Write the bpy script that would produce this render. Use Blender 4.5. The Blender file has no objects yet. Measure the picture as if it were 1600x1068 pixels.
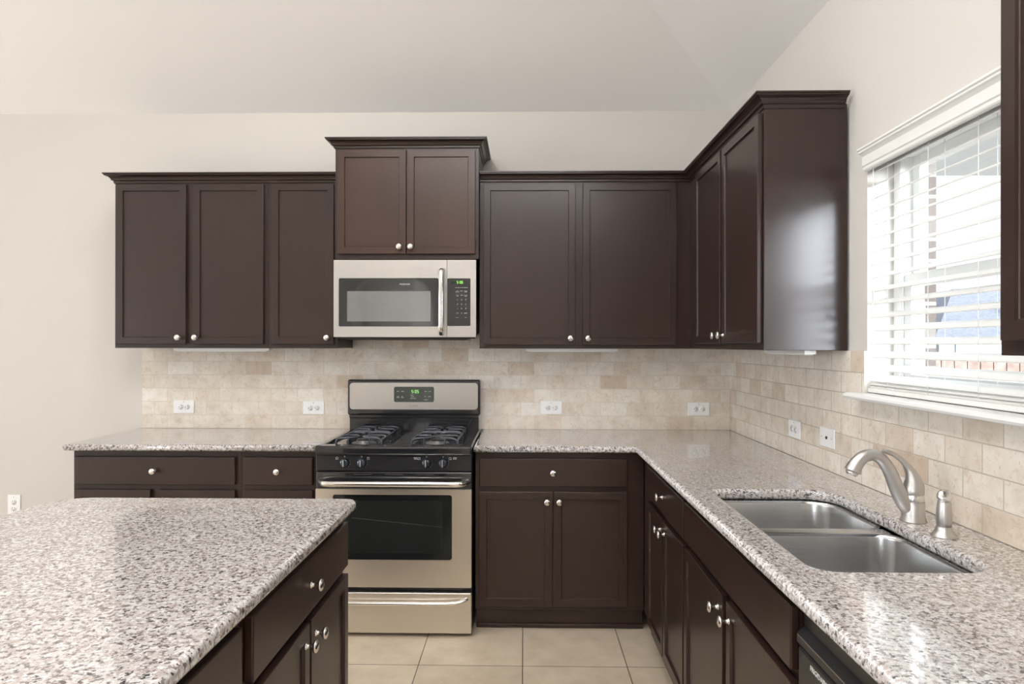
import bpy, bmesh, math, random
from mathutils import Vector, Matrix
random.seed(7)
scene = bpy.context.scene
C = scene.collection
PI = math.pi

# ---------------------------------------------------------------- camera
F_PX, YAW, ROLL, CY, CAM_H, CAM_D = 1037.5, 0.0182, 0.0013, 539.03, 1.4024, 3.8656
cam = bpy.data.objects.new('camera', bpy.data.cameras.new('camera'))
C.objects.link(cam)
cam.data.sensor_fit = 'HORIZONTAL'
cam.data.sensor_width = 36.0
cam.data.lens = 36.0 * F_PX / 1600
cam.data.shift_y = (CY - 534) / 1600
cam.data.clip_start = 0.02
_r = Vector((math.cos(YAW), math.sin(YAW), 0)); _f = Vector((-math.sin(YAW), math.cos(YAW), 0)); _u = Vector((0, 0, 1))
_r2 = math.cos(ROLL) * _r + math.sin(ROLL) * _u; _u2 = math.cos(ROLL) * _u - math.sin(ROLL) * _r
cam.matrix_world = Matrix(((_r2.x, _u2.x, -_f.x, 0), (_r2.y, _u2.y, -_f.y, -CAM_D), (_r2.z, _u2.z, -_f.z, CAM_H), (0, 0, 0, 1)))
scene.camera = cam

# ---------------------------------------------------------------- world, exposure
scene.view_settings.view_transform = 'Standard'
scene.view_settings.look = 'None'
scene.view_settings.gamma = 1.0
scene.view_settings.exposure = 0.15
scene.view_settings.use_curve_mapping = False
scene.cycles.use_denoising = True
scene.cycles.max_bounces = 10
scene.cycles.diffuse_bounces = 6
scene.cycles.glossy_bounces = 5
scene.cycles.sample_clamp_indirect = 6.0
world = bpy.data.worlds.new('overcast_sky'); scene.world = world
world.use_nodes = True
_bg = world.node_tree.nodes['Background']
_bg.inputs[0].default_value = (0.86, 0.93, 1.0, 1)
_wt = world.node_tree
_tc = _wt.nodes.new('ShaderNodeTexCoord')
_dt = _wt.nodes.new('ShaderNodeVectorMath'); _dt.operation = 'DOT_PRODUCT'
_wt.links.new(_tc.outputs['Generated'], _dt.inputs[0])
_dt.inputs[1].default_value = Vector((0.41, -0.89, 0.18)).normalized()     # brighter sky patch added for the window reflection on the end panel
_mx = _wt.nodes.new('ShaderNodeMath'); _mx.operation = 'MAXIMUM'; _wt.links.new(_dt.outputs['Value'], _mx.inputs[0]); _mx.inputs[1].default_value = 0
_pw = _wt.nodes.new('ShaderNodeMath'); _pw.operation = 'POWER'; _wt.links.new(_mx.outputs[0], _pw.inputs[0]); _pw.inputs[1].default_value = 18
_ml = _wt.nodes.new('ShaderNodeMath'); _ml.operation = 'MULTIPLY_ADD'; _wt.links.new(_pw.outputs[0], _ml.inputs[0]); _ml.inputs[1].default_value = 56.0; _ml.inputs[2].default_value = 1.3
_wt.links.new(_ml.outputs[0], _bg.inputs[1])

def area_light(name, loc, size, energy, color, direction):
    l = bpy.data.lights.new(name, 'AREA'); l.shape = 'RECTANGLE'; l.size, l.size_y = size
    l.energy = energy; l.color = color
    o = bpy.data.objects.new(name, l); C.objects.link(o); o.location = loc
    o.rotation_euler = Vector(direction).to_track_quat('-Z', 'Y').to_euler()
    return o
# added area lights as daylight from unseen openings (left wall, hall behind the arch)
area_light('added_left_daylight', (-6.57, -4.1, 1.375), (2.9, 2.1), 122, (0.93, 0.97, 1.0), (1, 0, 0))
area_light('added_hall_daylight', (-2.96, -7.3, 1.4), (0.8, 1.7), 130, (0.9, 0.96, 1.0), (1, 0, 0))

# ---------------------------------------------------------------- materials
def new_mat(name):
    m = bpy.data.materials.new(name); m.use_nodes = True
    nt = m.node_tree; return m, nt, nt.nodes['Principled BSDF']
def N(nt, t, **kw):
    n = nt.nodes.new(t)
    for k, v in kw.items(): setattr(n, k, v)
    return n
def mixc(nt, fac, a, b, mode='MIX'):
    n = N(nt, 'ShaderNodeMix', data_type='RGBA', blend_type=mode)
    for i, v in ((0, fac), (6, a), (7, b)):
        if hasattr(v, 'links'): nt.links.new(v, n.inputs[i])
        else: n.inputs[i].default_value = v if i == 0 else (*v, 1)
    return n.outputs[2]
def ramp(nt, fac, stops, interp='LINEAR'):
    n = N(nt, 'ShaderNodeValToRGB'); n.color_ramp.interpolation = interp
    e = n.color_ramp.elements
    while len(e) < len(stops): e.new(0.5)
    for i, (p, c) in enumerate(stops):
        e[i].position = p; e[i].color = (*c, 1) if len(c) == 3 else c
    nt.links.new(fac, n.inputs[0]); return n.outputs[0]
def noise(nt, vec, scale, detail=3, rough=0.5, dim='3D', dist=0.0):
    n = N(nt, 'ShaderNodeTexNoise'); n.inputs['Scale'].default_value = scale
    n.inputs['Detail'].default_value = detail; n.inputs['Roughness'].default_value = rough
    n.inputs['Distortion'].default_value = dist
    if vec is not None: nt.links.new(vec, n.inputs['Vector'])
    return n.outputs[0]
def pos(nt): return N(nt, 'ShaderNodeNewGeometry').outputs['Position']
def objco(nt): return N(nt, 'ShaderNodeTexCoord').outputs['Object']
def mapping(nt, vec, scale=(1, 1, 1), loc=(0, 0, 0), rot=(0, 0, 0)):
    n = N(nt, 'ShaderNodeMapping'); nt.links.new(vec, n.inputs[0])
    n.inputs['Scale'].default_value = scale; n.inputs['Location'].default_value = loc; n.inputs['Rotation'].default_value = rot
    return n.outputs[0]
def bump(nt, h, p, strength=0.2, dist=0.002):
    b = N(nt, 'ShaderNodeBump'); b.inputs['Strength'].default_value = strength; b.inputs['Distance'].default_value = dist
    nt.links.new(h, b.inputs['Height']); nt.links.new(b.outputs[0], p.inputs['Normal'])
def plain(name, col, rough=0.5, metal=0.0, coat=0.0, spec=0.5, var=0.06, emit=None, estr=0):
    m, nt, p = new_mat(name)
    n = noise(nt, pos(nt), 9, 4)
    c = ramp(nt, n, [(0.3, tuple(x * (1 - var) for x in col)), (0.7, tuple(min(1, x * (1 + var)) for x in col))])
    nt.links.new(c, p.inputs['Base Color'])
    p.inputs['Roughness'].default_value = rough; p.inputs['Metallic'].default_value = metal
    p.inputs['Coat Weight'].default_value = coat; p.inputs['Specular IOR Level'].default_value = spec
    if emit: p.inputs['Emission Color'].default_value = (*emit, 1); p.inputs['Emission Strength'].default_value = estr
    return m

def paint(name, col):
    m, nt, p = new_mat(name); v = pos(nt)
    c = mixc(nt, noise(nt, v, 2.2, 4), tuple(x * 0.985 for x in col), tuple(x * 1.015 for x in col))
    nt.links.new(c, p.inputs['Base Color']); p.inputs['Roughness'].default_value = 0.75
    bump(nt, noise(nt, v, 130, 3), p, 0.25, 0.0012); return m
M = {}
M['wall'] = paint('wall_paint', (0.625, 0.596, 0.562))
M['ceiling'] = paint('ceiling_paint', (0.93, 0.92, 0.915))
M['white'] = plain('white_trim_paint', (0.84, 0.84, 0.83), 0.35, var=0.01)
M['plastic'] = plain('white_plastic', (0.88, 0.88, 0.88), 0.3, var=0.005)
M['slat'] = plain('white_blind_slat', (0.80, 0.80, 0.78), 0.4, var=0.01)
M['grey_plastic'] = plain('grey_screw', (0.35, 0.35, 0.34), 0.4)
M['slot'] = plain('dark_slot', (0.02, 0.02, 0.02), 0.6)
M['black_enamel'] = plain('black_enamel', (0.012, 0.012, 0.014), 0.14, coat=0.4)
M['black_satin'] = plain('black_satin', (0.012, 0.012, 0.014), 0.3, spec=0.4)
M['black_glass'] = plain('black_glass', (0.01, 0.011, 0.013), 0.05, coat=0.5)
M['cast_iron'] = plain('enamelled_cast_iron', (0.035, 0.04, 0.055), 0.3, coat=0.3)  # bluish sheen of reflected sky is put into the base colour
M['burner'] = plain('burner_cap', (0.22, 0.22, 0.22), 0.4, metal=0.6)
M['blue_black'] = plain('glossy_blue_black_knob', (0.016, 0.022, 0.035), 0.15, coat=0.6)
M['ink_white'] = plain('white_ink', (0.7, 0.7, 0.7), 0.5)
M['ink_grey'] = plain('grey_ink', (0.2, 0.19, 0.19), 0.5)
M['display'] = plain('display_glass', (0.014, 0.022, 0.012), 0.1)
M['green_led'] = plain('green_led', (0.2, 0.6, 0.1), 0.4, emit=(0.42, 1.0, 0.22), estr=0.55)
M['window_screen'] = plain('perforated_oven_glass', (0.15, 0.155, 0.15), 0.08, coat=0.6)
M['oven_glass'] = plain('oven_window_glass', (0.008, 0.009, 0.009), 0.06, spec=0.35)
M['oven_inner'] = plain('oven_inner_glass', (0.012, 0.0135, 0.013), 0.09, spec=0.3)
M['rack'] = plain('oven_rack_glint', (0.10, 0.095, 0.07), 0.3, metal=0.3)

def brushed(name, col, rough, scale=(3, 400, 400), aniso=0.0):
    m, nt, p = new_mat(name); v = objco(nt)
    n = noise(nt, mapping(nt, v, scale), 1.0, 3)
    c = mixc(nt, n, tuple(x * 0.97 for x in col), tuple(min(1, x * 1.03) for x in col))
    nt.links.new(c, p.inputs['Base Color']); p.inputs['Metallic'].default_value = 1.0
    r = N(nt, 'ShaderNodeMapRange'); nt.links.new(n, r.inputs[0]); r.inputs[3].default_value = rough * 0.8; r.inputs[4].default_value = rough * 1.2
    nt.links.new(r.outputs[0], p.inputs['Roughness'])
    bump(nt, n, p, 0.012, 0.0003); return m
M['steel'] = brushed('brushed_stainless', (0.52, 0.505, 0.49), 0.36)
M['steel_range'] = brushed('floor_tinted_stainless', (0.74, 0.69, 0.62), 0.33)  # lighter steel copy with the tan floor reflection put into its colour
M['steel_bright'] = brushed('polished_stainless', (0.8, 0.78, 0.75), 0.16)
M['sink_steel'] = brushed('sink_stainless', (0.62, 0.63, 0.64), 0.24, (6, 6, 500))
M['nickel'] = brushed('brushed_nickel', (0.56, 0.54, 0.52), 0.42, (200, 200, 60))
M['nickel_polished'] = brushed('polished_nickel', (0.78, 0.76, 0.74), 0.24, (60, 60, 60))

def wood(name, k=1.0):
    m, nt, p = new_mat(name); v = objco(nt)
    g = noise(nt, mapping(nt, v, (38, 38, 3.0)), 1.0, 6, 0.6, dist=0.6)
    b = noise(nt, mapping(nt, v, (3, 3, 2.2)), 1.0, 3)
    c1 = ramp(nt, g, [(0.25, (0.011, 0.0058, 0.0052)), (0.75, (0.021, 0.0105, 0.0085))])
    c = mixc(nt, b, c1, (0.028 * k, 0.0135 * k ** .8, 0.0098 * k ** .4))
    nt.links.new(c, p.inputs['Base Color'])
    p.inputs['Roughness'].default_value = 0.4; p.inputs['Specular IOR Level'].default_value = 0.25
    p.inputs['Coat Weight'].default_value = 0.35; p.inputs['Coat Roughness'].default_value = 0.2
    bump(nt, g, p, 0.06, 0.0006); return m
M['wood'] = wood('espresso_wood')
M['wood_brown'] = wood('warmer_espresso_wood', 2.0)
M['wood_dark'] = plain('dark_toe_kick', (0.014, 0.009, 0.008), 0.5)

def granite():
    m, nt, p = new_mat('speckled_granite'); v = pos(nt)
    def at(l, sc, d=3, r=0.6): return noise(nt, mapping(nt, v, loc=l), sc, d, r)
    base = ramp(nt, at((0, 0, 0), 40, 4), [(0.35, (0.46, 0.42, 0.405)), (0.5, (0.545, 0.52, 0.51)), (0.65, (0.62, 0.605, 0.605))])
    tan = ramp(nt, at((3.1, 1.7, .4), 100), [(0.50, (0, 0, 0)), (0.60, (1, 1, 1))])
    c = mixc(nt, tan, base, (0.39, 0.335, 0.315))
    wht = ramp(nt, at((7.3, 4.2, 2.2), 120), [(0.53, (0, 0, 0)), (0.60, (1, 1, 1))])
    c = mixc(nt, wht, c, (0.72, 0.72, 0.72))
    gry = ramp(nt, at((5, 2, 8), 92, 4, 0.62), [(0.535, (0, 0, 0)), (0.595, (1, 1, 1))])
    c = mixc(nt, gry, c, (0.17, 0.145, 0.14))
    blk = ramp(nt, at((1.3, 9.2, 5.2), 100), [(0.585, (0, 0, 0)), (0.64, (1, 1, 1))])
    c = mixc(nt, blk, c, (0.05, 0.045, 0.048))
    nt.links.new(c, p.inputs['Base Color'])
    p.inputs['Roughness'].default_value = 0.15; p.inputs['Coat Weight'].default_value = 0.75
    p.inputs['Coat Roughness'].default_value = 0.04; p.inputs['Coat IOR'].default_value = 1.55
    return m
M['granite'] = granite()

def brick_nodes(nt, vec, w, h, mortar, offset=0.5, smooth=0.1):
    b = N(nt, 'ShaderNodeTexBrick'); nt.links.new(vec, b.inputs['Vector'])
    b.offset = offset; b.squash = 1.0
    b.inputs['Color1'].default_value = (0, 0, 0, 1); b.inputs['Color2'].default_value = (1, 1, 1, 1)
    b.inputs['Mortar'].default_value = (0.5, 0.5, 0.5, 1); b.inputs['Scale'].default_value = 1.0
    b.inputs['Mortar Size'].default_value = mortar; b.inputs['Mortar Smooth'].default_value = smooth
    b.inputs['Bias'].default_value = 0.0; b.inputs['Brick Width'].default_value = w; b.inputs['Row Height'].default_value = h
    return b
def swz(nt, a, b, oa=0.0, ob=0.0):
    s = N(nt, 'ShaderNodeSeparateXYZ'); nt.links.new(pos(nt), s.inputs[0])
    c = N(nt, 'ShaderNodeCombineXYZ')
    for i, (k, o) in enumerate(((a, oa), (b, ob))):
        m = N(nt, 'ShaderNodeMath', operation='ADD'); nt.links.new(s.outputs['xyz'.index(k)], m.inputs[0]); m.inputs[1].default_value = o
        nt.links.new(m.outputs[0], c.inputs[i])
    return c.outputs[0]
def travertine(name, axis, oa, grout, bp):
    m, nt, p = new_mat(name); v = swz(nt, axis, 'z', oa, -0.914 + 0.0785 * 40)
    b = brick_nodes(nt, v, 0.1535, 0.0785, 0.0022, smooth=0.5)
    tone = ramp(nt, b.outputs['Color'], [(0.0, (0.60, 0.51, 0.42)), (0.2, (0.72, 0.665, 0.60)), (0.5, (0.765, 0.735, 0.69)), (0.72, (0.71, 0.645, 0.565)), (1.0, (0.81, 0.79, 0.755))])
    big = ramp(nt, noise(nt, pos(nt), 11, 5, 0.6), [(0.3, (0.88, 0.84, 0.79)), (0.7, (1.08, 1.07, 1.06))])
    c = mixc(nt, 1.0, tone, big, 'MULTIPLY')
    vein = ramp(nt, noise(nt, pos(nt), 38, 5, 0.65, dist=1.0), [(0.36, (0.80, 0.70, 0.60)), (0.47, (1, 1, 1))])
    c = mixc(nt, 0.55, c, vein, 'MULTIPLY')
    pits = ramp(nt, noise(nt, pos(nt), 120, 2), [(0.27, (0.6, 0.5, 0.4)), (0.32, (1, 1, 1))])
    c = mixc(nt, 0.7, c, pits, 'MULTIPLY')
    c = mixc(nt, b.outputs['Fac'], c, grout)
    nt.links.new(c, p.inputs['Base Color']); p.inputs['Roughness'].default_value = 0.5
    inv = N(nt, 'ShaderNodeMath', operation='SUBTRACT'); inv.inputs[0].default_value = 1; nt.links.new(b.outputs['Fac'], inv.inputs[1])
    bump(nt, inv.outputs[0], p, bp, 0.0025); return m
M['tile_back'] = travertine('travertine_tile', 'x', 20 * 0.1535 + 0.018, (0.64, 0.58, 0.51), 0.35)
M['tile_right'] = travertine('travertine_tile_side', 'y', 40 * 0.1535 + 0.05, (0.52, 0.46, 0.39), 0.6)

def floor_tile():
    m, nt, p = new_mat('beige_floor_tile'); v = swz(nt, 'x', 'y', 0.005 + 0.457 * 20, 0.961 + 0.457 * 30)
    b = brick_nodes(nt, v, 0.457, 0.457, 0.0022, offset=0.0, smooth=0.1)
    tone = ramp(nt, b.outputs['Color'], [(0, (0.55, 0.465, 0.36)), (1, (0.61, 0.52, 0.405))])
    n = ramp(nt, noise(nt, pos(nt), 7, 6, 0.62), [(0.3, (0.86, 0.84, 0.82)), (0.72, (1.1, 1.1, 1.1))])
    c = mixc(nt, 1.0, tone, n, 'MULTIPLY')
    fl = ramp(nt, noise(nt, pos(nt), 45, 4, 0.7), [(0.60, (0, 0, 0)), (0.68, (1, 1, 1))])
    c = mixc(nt, mixc(nt, 0.3, (0, 0, 0), fl), c, (0.72, 0.66, 0.56))
    c = mixc(nt, b.outputs['Fac'], c, (0.07, 0.055, 0.04))
    nt.links.new(c, p.inputs['Base Color']); p.inputs['Roughness'].default_value = 0.38
    return m
M['floor'] = floor_tile()

def exterior_brick():
    m, nt, p = new_mat('exterior_brick'); v = swz(nt, 'x', 'z', 10, 10)
    b = brick_nodes(nt, v, 0.2, 0.075, 0.006)
    c = ramp(nt, b.outputs['Color'], [(0, (0.075, 0.058, 0.050)), (0.5, (0.105, 0.085, 0.072)), (1, (0.14, 0.125, 0.11))])
    c = mixc(nt, b.outputs['Fac'], c, (0.270, 0.257, 0.234)); nt.links.new(c, p.inputs['Base Color'])
    p.inputs['Roughness'].default_value = 0.9; return m
M['brick'] = exterior_brick()
M['fence'] = plain('weathered_cedar', (0.21, 0.145, 0.115), 0.8, var=0.35)
M['roof'] = plain('hazed_grey_shingle', (0.17, 0.18, 0.21), 0.9, var=0.2)  # bluish tint of the outdoor haze is put into the shingle colour
M['siding'] = plain('pale_siding', (0.55, 0.55, 0.57), 0.8, var=0.04)
M['house_glass'] = plain('house_window_glass', (0.06, 0.14, 0.17), 0.1)
M['lawn'] = plain('dry_lawn', (0.24, 0.23, 0.19), 0.9, var=0.3)
M['soffit'] = plain('pale_soffit', (0.85, 0.86, 0.87), 0.7, var=0.02)
M['concrete'] = plain('patio_concrete', (0.55, 0.53, 0.5), 0.85, var=0.08)
def glass():
    m, nt, p = new_mat('clear_window_glass')
    t = N(nt, 'ShaderNodeBsdfTransparent'); g = N(nt, 'ShaderNodeBsdfGlossy'); g.inputs['Roughness'].default_value = 0.02
    fr = N(nt, 'ShaderNodeFresnel'); fr.inputs[0].default_value = 1.3
    mx = N(nt, 'ShaderNodeMixShader')
    gm = N(nt, 'ShaderNodeNewGeometry'); inv = N(nt, 'ShaderNodeMath', operation='SUBTRACT'); inv.inputs[0].default_value = 1.0; nt.links.new(gm.outputs['Backfacing'], inv.inputs[1])
    mu = N(nt, 'ShaderNodeMath', operation='MULTIPLY'); nt.links.new(inv.outputs[0], mu.inputs[0]); nt.links.new(fr.outputs[0], mu.inputs[1])
    nt.links.new(mu.outputs[0], mx.inputs[0]); nt.links.new(t.outputs[0], mx.inputs[1]); nt.links.new(g.outputs[0], mx.inputs[2])
    nt.links.new(mx.outputs[0], nt.nodes['Material Output'].inputs['Surface']); return m
M['glass'] = glass()

# ---------------------------------------------------------------- mesh helpers
def box(bm, x0, x1, y0, y1, z0, z1, bev=0.0, seg=2):
    r = bmesh.ops.create_cube(bm, size=1.0)
    vs = r['verts']
    for v in vs:
        v.co = Vector((x0 + (v.co.x + .5) * (x1 - x0), y0 + (v.co.y + .5) * (y1 - y0), z0 + (v.co.z + .5) * (z1 - z0)))
    if bev > 0:
        es = list({e for v in vs for e in v.link_edges})
        bmesh.ops.bevel(bm, geom=es, offset=bev, segments=seg, profile=0.5, affect='EDGES')
def tube(bm, pts, radii, seg=12, cap=True, flat=None):
    pts = [Vector(p) for p in pts]
    if not hasattr(radii, '__len__'): radii = [radii] * len(pts)
    t0 = (pts[1] - pts[0]).normalized()
    up = Vector((0, 0, 1)) if abs(t0.z) < 0.9 else Vector((0, 1, 0))
    n = (up - t0 * up.dot(t0)).normalized()
    rings = []; tp = t0
    for i, p in enumerate(pts):
        t = ((pts[min(i + 1, len(pts) - 1)] - pts[max(i - 1, 0)])).normalized()
        q = tp.rotation_difference(t); n = (q @ n).normalized(); tp = t
        b = t.cross(n)
        rx = radii[i]; ry = rx * (flat if flat else 1)
        rings.append([bm.verts.new(p + n * math.cos(2 * PI * k / seg) * rx + b * math.sin(2 * PI * k / seg) * ry) for k in range(seg)])
    for a, b2 in zip(rings, rings[1:]):
        for k in range(seg):
            f = bm.faces.new((a[k], a[(k + 1) % seg], b2[(k + 1) % seg], b2[k])); f.smooth = True
    if cap:
        bm.faces.new(rings[0][::-1]); bm.faces.new(rings[-1])
def smooth_path(pts, n=6):
    pts = [Vector(p) for p in pts]; out = []
    P = [pts[0]] + pts + [pts[-1]]
    for i in range(1, len(P) - 2):
        for k in range(n):
            t = k / n; a, b, c, d = P[i - 1], P[i], P[i + 1], P[i + 2]
            out.append(0.5 * ((2 * b) + (c - a) * t + (2 * a - 5 * b + 4 * c - d) * t * t + (3 * b - a - 3 * c + d) * t ** 3))
    out.append(pts[-1]); return out
def smooth_vals(v, n=6):
    return [p.x for p in smooth_path([(x, 0, 0) for x in v], n)]
def lathe(bm, prof, mat=Matrix(), seg=20):
    rings = []
    for r, z in prof:
        if r < 1e-6: rings.append([bm.verts.new(mat @ Vector((0, 0, z)))])
        else: rings.append([bm.verts.new(mat @ Vector((r * math.cos(2 * PI * k / seg), r * math.sin(2 * PI * k / seg), z))) for k in range(seg)])
    for a, b in zip(rings, rings[1:]):
        for k in range(seg):
            k2 = (k + 1) % seg
            if len(a) == 1 and len(b) == 1: continue
            if len(a) == 1: f = bm.faces.new((a[0], b[k2], b[k]))
            elif len(b) == 1: f = bm.faces.new((a[k], a[k2], b[0]))
            else: f = bm.faces.new((a[k], a[k2], b[k2], b[k]))
            f.smooth = True
def prism(bm, poly, axis, a0, a1):
    """extrude a 2-D polygon along an axis: 'x' -> poly is (y,z), 'y' -> (x,z), 'z' -> (x,y)"""
    def mk(p, a):
        return Vector((a, p[0], p[1])) if axis == 'x' else Vector((p[0], a, p[1])) if axis == 'y' else Vector((p[0], p[1], a))
    A = [bm.verts.new(mk(p, a0)) for p in poly]; B = [bm.verts.new(mk(p, a1)) for p in poly]
    n = len(poly)
    bm.faces.new(A); bm.faces.new(B[::-1])
    for i in range(n): bm.faces.new((A[i], B[i], B[(i + 1) % n], A[(i + 1) % n]))
def obj(name, bm, mat, parent=None, loc=None):
    bmesh.ops.recalc_face_normals(bm, faces=bm.faces[:])
    me = bpy.data.meshes.new(name); bm.to_mesh(me); bm.free()
    me.materials.append(M[mat] if isinstance(mat, str) else mat)
    o = bpy.data.objects.new(name, me); C.objects.link(o)
    if parent: o.parent = parent
    if loc: o.location = loc
    return o
def tag(o, label, cat, group=None):
    o['label'] = label; o['category'] = cat
    if group: o['group'] = group
    return o
def thing(name, label, cat, loc=(0, 0, 0), rotz=0, group=None):
    o = bpy.data.objects.new(name, None); C.objects.link(o); o.empty_display_size = 0.1
    o.location = loc; o.rotation_euler = (0, 0, rotz)
    return tag(o, label, cat, group)
def struct(name, bm, mat, parent=None):
    o = obj(name, bm, mat, parent); 
    if not parent: o['kind'] = 'structure'
    return o
def bx(*a, **k):
    bm = bmesh.new(); box(bm, *a, **k); return bm
def text_bm(items, face='-y', depth=0.0004, spacing=1.0):
    """items: (string, x, z, height, y) -> one bmesh of raised lettering"""
    bm = bmesh.new()
    for s, x, z, h, y in items:
        cu = bpy.data.curves.new('lettering', 'FONT'); cu.body = s; cu.size = h * 1.37; cu.extrude = depth
        cu.align_x = 'CENTER'; cu.align_y = 'CENTER'; cu.resolution_u = 2; cu.space_character = spacing
        o = bpy.data.objects.new('lettering', cu); C.objects.link(o)
        bpy.context.view_layer.update()
        me = o.to_mesh(); tmp = bmesh.new(); tmp.from_mesh(me)
        tmp.transform(Matrix.Translation((x, y, z)) @ Matrix.Rotation(PI / 2, 4, 'X'))
        m2 = bpy.data.meshes.new('lettering'); tmp.to_mesh(m2); tmp.free(); bm.from_mesh(m2)
        bpy.data.meshes.remove(m2); o.to_mesh_clear(); bpy.data.objects.remove(o); bpy.data.curves.remove(cu)
    return bm
SEGS = {'0': 'abcdef', '5': 'acdfg', '6': 'acdefg', '1': 'bc'}
def digits(bm, s, x, z, h, y, t=0.0016):
    w = h * 0.5
    for ch in s:
        if ch == ':':
            for q in (0.3, 0.7): box(bm, x, x + t, y - 0.0006, y, z + h * q - t / 2, z + h * q + t / 2)
            x += t * 3; continue
        for sg in SEGS[ch]:
            r = {'a': (0, w, h - t, h), 'd': (0, w, 0, t), 'g': (0, w, h / 2 - t / 2, h / 2 + t / 2), 'b': (w - t, w, h / 2, h), 'c': (w - t, w, 0, h / 2), 'f': (0, t, h / 2, h), 'e': (0, t, 0, h / 2)}[sg]
            box(bm, x + r[0], x + r[1], y - 0.0006, y, z + r[2], z + r[3])
        x += w * 1.4
def round_rect(x0, x1, y0, y1, rr, n=8):
    """counter-clockwise outline; rr = radii at (x1,y1), (x0,y1), (x0,y0), (x1,y0)"""
    if not hasattr(rr, '__len__'): rr = [rr] * 4
    out = []
    for (cx, cy, a0), r in zip(((x1, y1, 0), (x0, y1, 90), (x0, y0, 180), (x1, y0, 270)), rr):
        sx = -1 if cx == x1 else 1; sy = -1 if cy == y1 else 1
        for k in range(n + 1):
            a = math.radians(a0 + 90 * k / n)
            out.append((cx + sx * r + r * math.cos(a), cy + sy * r + r * math.sin(a)))
    return out
def offset_poly(p, d):
    """inward offset (d>0) of a counter-clockwise polygon, mitred"""
    n = len(p); out = []
    for i in range(n):
        a, b, c = Vector(p[i - 1]), Vector(p[i]), Vector(p[(i + 1) % n])
        e1 = (b - a); e2 = (c - b)
        if e1.length < 1e-7: e1 = e2
        if e2.length < 1e-7: e2 = e1
        n1 = Vector((-e1.y, e1.x)).normalized(); n2 = Vector((-e2.y, e2.x)).normalized()
        m = n1 + n2; k = m.dot(n1)
        m = m / max(k, 0.3) * 1.0
        out.append((b.x + m.x * d, b.y + m.y * d))
    return out
def slab(outline, z0, z1, r, hole=None, seg=5):
    """stone slab with a rounded edge all round and round the hole"""
    bm = bmesh.new()
    prof = []
    for k in range(seg + 1):
        a = PI / 2 * k / seg; prof.append((r * (1 - math.sin(a)), z0 + r * (1 - math.cos(a))))
    for k in range(seg + 1):
        a = PI / 2 * k / seg; prof.append((r * (1 - math.cos(a)), z1 - r * (1 - math.sin(a))))
    ends = []
    for poly, sg in ((outline, 1), (hole, -1)):
        if not poly: continue
        rings = []
        for d, z in prof:
            rings.append([bm.verts.new((x, y, z)) for x, y in offset_poly(poly, d * sg)])
        n = len(poly)
        for a, b in zip(rings, rings[1:]):
            for i in range(n):
                f = bm.faces.new((a[i], a[(i + 1) % n], b[(i + 1) % n], b[i])); f.smooth = True
        ends.append((rings[0], rings[-1]))
    for w in (0, 1):
        es = []
        for e in ends:
            ring = e[w]
            for i in range(len(ring)):
                es.append(bm.edges.get((ring[i], ring[(i + 1) % len(ring)])))
        bmesh.ops.triangle_fill(bm, edges=es, use_beauty=True)
    return bm

# ---------------------------------------------------------------- the room
XR = 1.188                 # face of the tile on the right wall
XW = XR + 0.010            # drywall of the right wall
ZC = 2.7606                # springing of the sloped ceiling
XLW, YF = -6.5, -6.3       # left wall, front (behind the camera) wall
def wall_with_holes(bm, axis, a0, a1, z1, t0, t1, holes):
    """wall in plane axis ('x' runs along x, thickness t0..t1 in y; 'y' the other way); holes (a0,a1,z0,z1)"""
    def b(p0, p1, q0, q1):
        if p1 - p0 < 1e-4 or q1 - q0 < 1e-4: return
        if axis == 'x': box(bm, p0, p1, t0, t1, q0, q1)
        else: box(bm, t0, t1, p0, p1, q0, q1)
    cur = a0
    for h0, h1, z0, zz in sorted(holes):
        b(cur, h0, 0, z1); b(h0, h1, 0, z0); b(h0, h1, zz, z1); cur = h1
    b(cur, a1, 0, z1)
bm = bmesh.new(); box(bm, XLW - .15, XW + .12, YF - 3, .15, -.08, 0); struct('floor', bm, 'floor')
wb = struct('wall_back', bx(XLW - .15, XW + .12, 0.0, .14, 0, ZC + .02), 'wall')
# window opening in the right wall
WY0, WY1, WZ0, WZ1 = -2.50, -1.525, 1.215, 2.088
bm = bmesh.new(); wall_with_holes(bm, 'y', YF - .1, 0.0, ZC + .02, XW, XW + .1899, [(WY0, WY1, WZ0, WZ1)])
wr = struct('wall_right', bm, 'wall')
bm = bmesh.new(); wall_with_holes(bm, 'y', YF - .1, 0.15, ZC + .02, XW + .19, XW + .245, [(WY0 - .0, WY1 + .012, WZ0 - .03, WZ1 + .0)])
struct('brick_veneer', bm, 'brick', wr)
bm = bmesh.new(); wall_with_holes(bm, 'y', YF - .1, 0.0, ZC + .02, XLW - .14, XLW, [(-5.6, -2.6, 0.3, 2.45)])  # unseen window opening added for the left fill light
struct('wall_left', bm, 'wall')
# front wall with an arched opening
bm = bmesh.new(); wall_with_holes(bm, 'x', XLW, XW, ZC + .02, YF - .14, YF, [(-2.45, -1.30, 0, 2.36)])
for s in (-1, 1):
    cx = -1.875 + s * 0.575
    pts = [(cx, 2.36)]
    for k in range(9):
        a = PI / 2 * k / 8
        pts.append((-1.875 + s * (0.215 + 0.36 * math.cos(a)), 2.0 + 0.36 * math.sin(a)))
    prism(bm, pts, 'y', YF - .14, YF)
struct('wall_front', bm, 'wall')
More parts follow.
